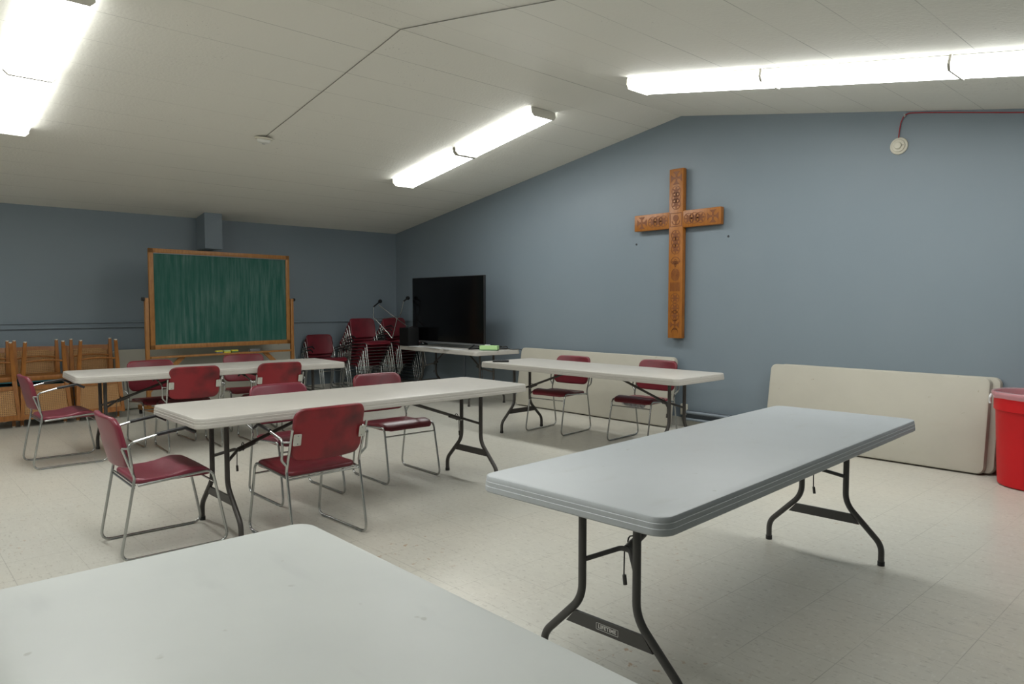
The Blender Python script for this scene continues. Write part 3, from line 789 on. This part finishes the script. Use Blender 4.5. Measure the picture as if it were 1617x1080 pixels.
for i, (y, nm, dr) in enumerate(((-4.385, 'left', 0), (-3.905, 'middle', .02), (-3.36, 'right', -.02))):
    lb = 'upright cane-back wooden chair with teal seat against the wall, ' + nm + ' pair'
    if fst: o = cn; fst = False; o['label'] = lb; o['group'] = 'cane chairs stacked by the wall'
    else: o = dup(cn, lb, group='cane chairs stacked by the wall')
    o.location = (-2.955, y - .012, .008); o.rotation_euler = (0, 0, dr)
    o = dup(cn, 'upside-down cane-back wooden chair with legs in the air, top of the ' + nm + ' pair', group='cane chairs stacked by the wall')
    o.location = (-2.905, y, .927); o.rotation_euler = (0, PI, dr * 1.5)

# ------------------------------------------------------------------ chalkboard
bx0, by0 = -2.690, -1.902
ang = math.atan2(-.205, 1.86) + PI / 2           # local +x along the board toward the right
ba = math.atan2(1.86, -.205)
h = thing('chalkboard', 'green chalkboard in a wooden frame on a rolling wooden stand', 'chalkboard', (bx0, by0, 0), ba)
# local: x across the board (left to right as seen), -y toward the camera
HW = .938; ZB, ZTp = .797, 2.015
bm = B(); box(bm, -HW + .05, HW - .05, -.006, .006, ZB + .05, ZTp - .05)
bo = obj('board', bm, M['chalk'], h)
for x0, x1, z0, z1, nm in ((-HW, HW, ZTp - .055, ZTp, 'frame_rail'), (-HW, HW, ZB, ZB + .055, 'frame_rail'), (-HW, -HW + .055, ZB, ZTp, 'frame_stile'), (HW - .055, HW, ZB, ZTp, 'frame_stile')):
    bm = B(); box(bm, x0, x1, -.017, .017, z0, z1, .003); obj(nm, bm, M['board_wood'], h, 40)
bm = B(); box(bm, -HW + .055, HW - .055, -.019, -.015, ZTp - .061, ZTp - .053); obj('edge_strip', bm, M['silver'], h)
for q in (-1, 1):
    bm = B(); box(bm, q * (HW + .034) - .022, q * (HW + .034) + .022, -.02, .02, .09, 1.42, .004); po = obj('post', bm, M['board_wood'], h, 40)
    bm = B(); tube(bm, [(q * (HW + .056), 0, 1.405), (q * (HW + .085), 0, 1.405)], .022, 12); tube(bm, [(q * HW, 0, 1.405), (q * (HW + .04), 0, 1.405)], .008, 8); obj('pivot_knob', bm, M['black'], po, 40)
    bm = B(); box(bm, q * (HW + .034) - .024, q * (HW + .034) + .024, -.28, .28, .055, .115, .01); ft = obj('foot', bm, M['board_wood'], h, 40)
    for yy in (-.25, .25):
        bm = B(); tube(bm, [(q * (HW + .034) - .011, yy, .0255), (q * (HW + .034) + .011, yy, .0255)], .0255, 16); box(bm, q * (HW + .034) - .014, q * (HW + .034) + .014, yy - .012, yy + .012, .03, .056); obj('caster', bm, M['black'], ft, 40)
    bm = B(); a = [(.52, .69), (.60, .69), (HW + .01, .36), (HW + .01, .28)]
    A = [bm.verts.new((q * x, -.009, z)) for x, z in a]; C_ = [bm.verts.new((q * x, .009, z)) for x, z in a]
    bm.faces.new(A); bm.faces.new(C_[::-1])
    for i in range(4): bm.faces.new((A[i], A[(i + 1) % 4], C_[(i + 1) % 4], C_[i]))
    obj('brace', bm, M['board_wood'], h)
bm = B(); box(bm, -HW - .01, HW + .01, -.055, .03, .690, .713, .003); box(bm, -HW - .01, HW + .01, -.057, -.048, .690, .714, .002); obj('chalk_tray', bm, M['board_wood'], h, 40)
bmx = Matrix.Translation((bx0, by0, 0)) @ Matrix.Rotation(ba, 4, 'Z')
def on_tray(name, x, label, cat, ma, mb, L=.125, grp=None):
    p = bmx @ Vector((x, -.012, .7135))
    t = thing(name, label, cat, p, ba, grp)
    bm = B(); box(bm, -L / 2, L / 2, -.024, .024, 0, .016, .002); obj('felt_pad', bm, mb, t)
    bm = B(); box(bm, -L / 2, L / 2, -.024, .024, .0165, .034, .004); obj('handle', bm, ma, t, 40)
on_tray('chalkboard_eraser', -.096, 'yellow chalkboard eraser on the tray, leftmost', 'eraser', M['yellow'], M['greyfelt'], .088, grp='erasers on the chalk tray')
on_tray('chalkboard_eraser', .010, 'pale green and yellow chalkboard eraser on the tray, middle of the three light ones', 'eraser', M['ltgreen'], M['yellow'], .088, grp='erasers on the chalk tray')
on_tray('chalkboard_eraser', .114, 'yellow chalkboard eraser with a dark green end, rightmost light one', 'eraser', M['yellow'], M['greendark'], .088, grp='erasers on the chalk tray')
on_tray('chalkboard_eraser', .397, 'long grey felt chalkboard eraser on the right part of the tray', 'eraser', M['silver'], M['greyfelt'], .147, grp='erasers on the chalk tray')

# ------------------------------------------------------------------ television corner
h = thing('television', 'large black flat-screen television standing on the corner table', 'television', (-1.385, .70, ZT + .001), 0)
tz0, tz1 = .052, .994; hw = .826
bm = B(); box(bm, -hw, hw, 0, .035, tz0, tz1, .004); box(bm, -.5, .5, .03, .07, tz0 + .06, .55, .02); obj('case', bm, M['black'], h, 40)
bm = B(); box(bm, -hw + .008, hw - .008, -.0015, .001, tz0 + .022, tz1 - .008); obj('screen', bm, M['screen'], h)
bm = B(); box(bm, -hw, hw, -.006, .004, tz0 - .004, tz0 + .02, .002); obj('bottom_bezel', bm, M['silver'], h, 40)
for q in (-1, 1):
    bm = B(); tube(bm, [(q * .62, .015, tz0 + .01), (q * .67, -.13, .008)], .011, 8); tube(bm, [(q * .62, .015, tz0 + .01), (q * .66, .15, .008)], .011, 8); tube(bm, [(q * .67, -.13, .008), (q * .66, .15, .008)], .007, 8)
    obj('foot', bm, M['black'], h, 50)
for i, (x, y, r, w_, l_, lb) in enumerate(((-1.80, .50, .1, .14, .105, 'leftmost white paper sheet on the television table'), (-1.30, .49, -.06, .15, .11, 'white paper sheet in the middle of the television table front edge'), (-.90, .47, .12, .14, .10, 'white paper sheet near the right foot of the television'))):
    bm = B(); box(bm, -w_ * 1.15, w_ * 1.15, -l_ * .8, l_ * .8, 0, .0012)
    tag(obj('paper_sheet', bm, M['paper'], loc=(x, y, ZT + .0012 + .0002 * i), rot=(0, 0, r)), lb, 'paper', 'papers on the television table')
h = thing('tissue_box', 'light green box with a dark green base beside the television', 'box', (-.45, .70, ZT + .001), .62)
bm = B(); box(bm, -.12, .12, -.06, .06, .010, .062, .003); obj('carton', bm, M['greenbox'], h)
bm = B(); box(bm, -.121, .121, -.061, .061, 0, .010, .002); obj('base', bm, M['greendark'], h)
bm = B(); box(bm, -.06, .01, -.03, .02, .062, .074, .005); obj('tissue', bm, M['paper'], h)
bm = B(); pts = [(-.62, .95, ZT + .03), (-.5, .90, ZT + .045), (-.40, .86, ZT + .05), (-.33, .85, ZT + .03), (-.32, .98, ZT + .006), (-.30, 1.10, ZT + .006), (-.285, 1.18, ZT - .02), (-.27, 1.19, ZT - .12)]
tube(bm, fillet(pts, .05, 4), .005, 8); tube(bm, fillet([(-.55, .93, ZT + .008), (-.42, 1.0, ZT + .008), (-.36, .93, ZT + .05), (-.46, .86, ZT + .03), (-.56, .93, ZT + .03)], .04, 4), .007, 8)
tag(obj('power_cable', bm, M['pipe_black'], smooth=60), 'black cable looped behind the light green box and off the table end', 'cable')
h = thing('remote_control', 'black remote control lying on the long beige table', 'remote control', (1.075, -.455, ZT + .001), .82)
bm = B(); box(bm, -.085, .085, -.024, .024, 0, .02, .006, 3); obj('body', bm, M['black'], h, 40)
bm = B()
for i in range(6):
    for j in (-1, 0, 1): box(bm, -.065 + i * .022, -.055 + i * .022, j * .013 - .003, j * .013 + .003, .0195, .0215)
obj('buttons', bm, M['silver'], h)
h = thing('black_speaker_box', 'small black box on the left end of the television table', 'box', (-2.045, .515, ZT + .001), -.045)
bm = B(); box(bm, -.13, .12, -.08, .10, 0, .262, .006); obj('case', bm, M['deep'], h, 40)
bm = B(); box(bm, -.115, .105, -.084, -.079, .012, .25, .002); obj('grille', bm, M['deep'], h)

# tubular stand resting upside down between the stacks and the black box
DEP = Vector((0, 0, 0))
def at(px, py, x):
    r = dv + Rv * ((px - 808.5) / 1118.52) - Uv * ((py - 540) / 1118.52)
    s = (x - CAMP.x) / r.x; return CAMP + r * s
h = thing('tube_stand', 'upturned chrome tube stand with two black rubber tips above the stacked chairs', 'stand', at(619, 534, -2.44))
h0 = h.location.copy()
def loc(px, py, x): return at(px, py, x) - h0
bm = B()
tube(bm, [loc(589.9, 484.6, -2.62), loc(589.3, 501.5, -2.62), loc(593.5, 505, -2.61), loc(603.5, 515.7, -2.56), loc(612, 525, -2.50), loc(619, 534, -2.44)], .006, 8, .02)
obj('left_tube', bm, M['chrome'], h, 60)
bm = B(); tube(bm, [loc(598, 481.6, -2.62), loc(626.9, 503.4, -2.36), loc(619.7, 533.9, -2.44)], .0065, 8, .02); obj('long_tube', bm, M['chrome'], h, 60)
bm = B(); tube(bm, [loc(626.9, 503.4, -2.36), loc(644, 515.9, -2.12)], .0065, 8); obj('cross_tube', bm, M['chrome'], h, 60)
bm = B(); tube(bm, [loc(637.2, 475.6, -2.22), loc(634.5, 489, -2.25), loc(632, 497.6, -2.29), loc(627, 503.4, -2.35)], .0055, 8, .02); obj('right_tube', bm, M['chrome'], h, 60)
bm = B(); tube(bm, [loc(592, 503.6, -2.62), loc(608, 503, -2.5), loc(627, 500, -2.34)], .0045, 8); obj('thin_bar', bm, M['leg'], h, 60)
for (p, q, x) in (((600.3, 475.8), (589.9, 484.6), -2.62), ((644.0, 470.6), (637.2, 475.8), -2.22)):
    a, b = loc(*p, x), loc(*q, x); bm = B(); tube(bm, [a, b], .011, 8)
    tt = bmesh.new(); lathe(tt, [(0, -.028), (.020, -.026), (.029, -.010), (.029, .010), (.020, .026), (0, .028)], 18)
    merge(bm, tt, Matrix.Translation(a) @ Matrix.Rotation(YAW, 4, 'Z') @ Matrix.Rotation(PI / 2, 4, 'X')); obj('rubber_tip', bm, M['deep'], h, 60)

# ------------------------------------------------------------------ waste bin
h = thing('waste_bin', 'large round red waste bin with a clear liner at the right edge', 'bin', (5.425, .950, 0))
bm = B(); lathe(bm, [(0, .004), (.225, .004), (.236, .012), (.238, .03), (.262, .545), (.266, .56), (.274, .565), (.277, .66), (.285, .668), (.287, .69), (.278, .694), (.270, .66), (.255, .55), (.228, .03), (0, .03)], 56); obj('bin_body', bm, M['red'], h, 40)
bm = B(); random.seed(2)
def bagring(r, z, amp): return [(r + amp * math.sin(k * 1.7 + z * 40) * random.uniform(.3, 1), z + amp * .5 * math.sin(k * .9)) for k in range(56)]
prof = [bagring(.2905, .655, .004), bagring(.2925, .675, .002), bagring(.2915, .698, .002), bagring(.278, .7035, .002), bagring(.262, .69, .004), bagring(.250, .60, .012), bagring(.235, .45, .016)]
rg = [[bm.verts.new((r * math.cos(2 * PI * k / 56), r * math.sin(2 * PI * k / 56), z)) for k, (r, z) in enumerate(p)] for p in prof]
for a, b in zip(rg, rg[1:]):
    for k in range(56): bm.faces.new((a[k], a[(k + 1) % 56], b[(k + 1) % 56], b[k]))
obj('liner', bm, M['bag'], h, 80)
bm = B(); a0 = math.radians(200)
tube(bm, [(.292 * math.cos(a0), .292 * math.sin(a0), .67), (.302 * math.cos(a0 + .05), .302 * math.sin(a0 + .05), .65), (.298 * math.cos(a0 - .03), .298 * math.sin(a0 - .03), .615), (.296 * math.cos(a0 - .02), .296 * math.sin(a0 - .02), .60)], .009, 8, .01); obj('liner_knot', bm, M['paper'], h, 60)
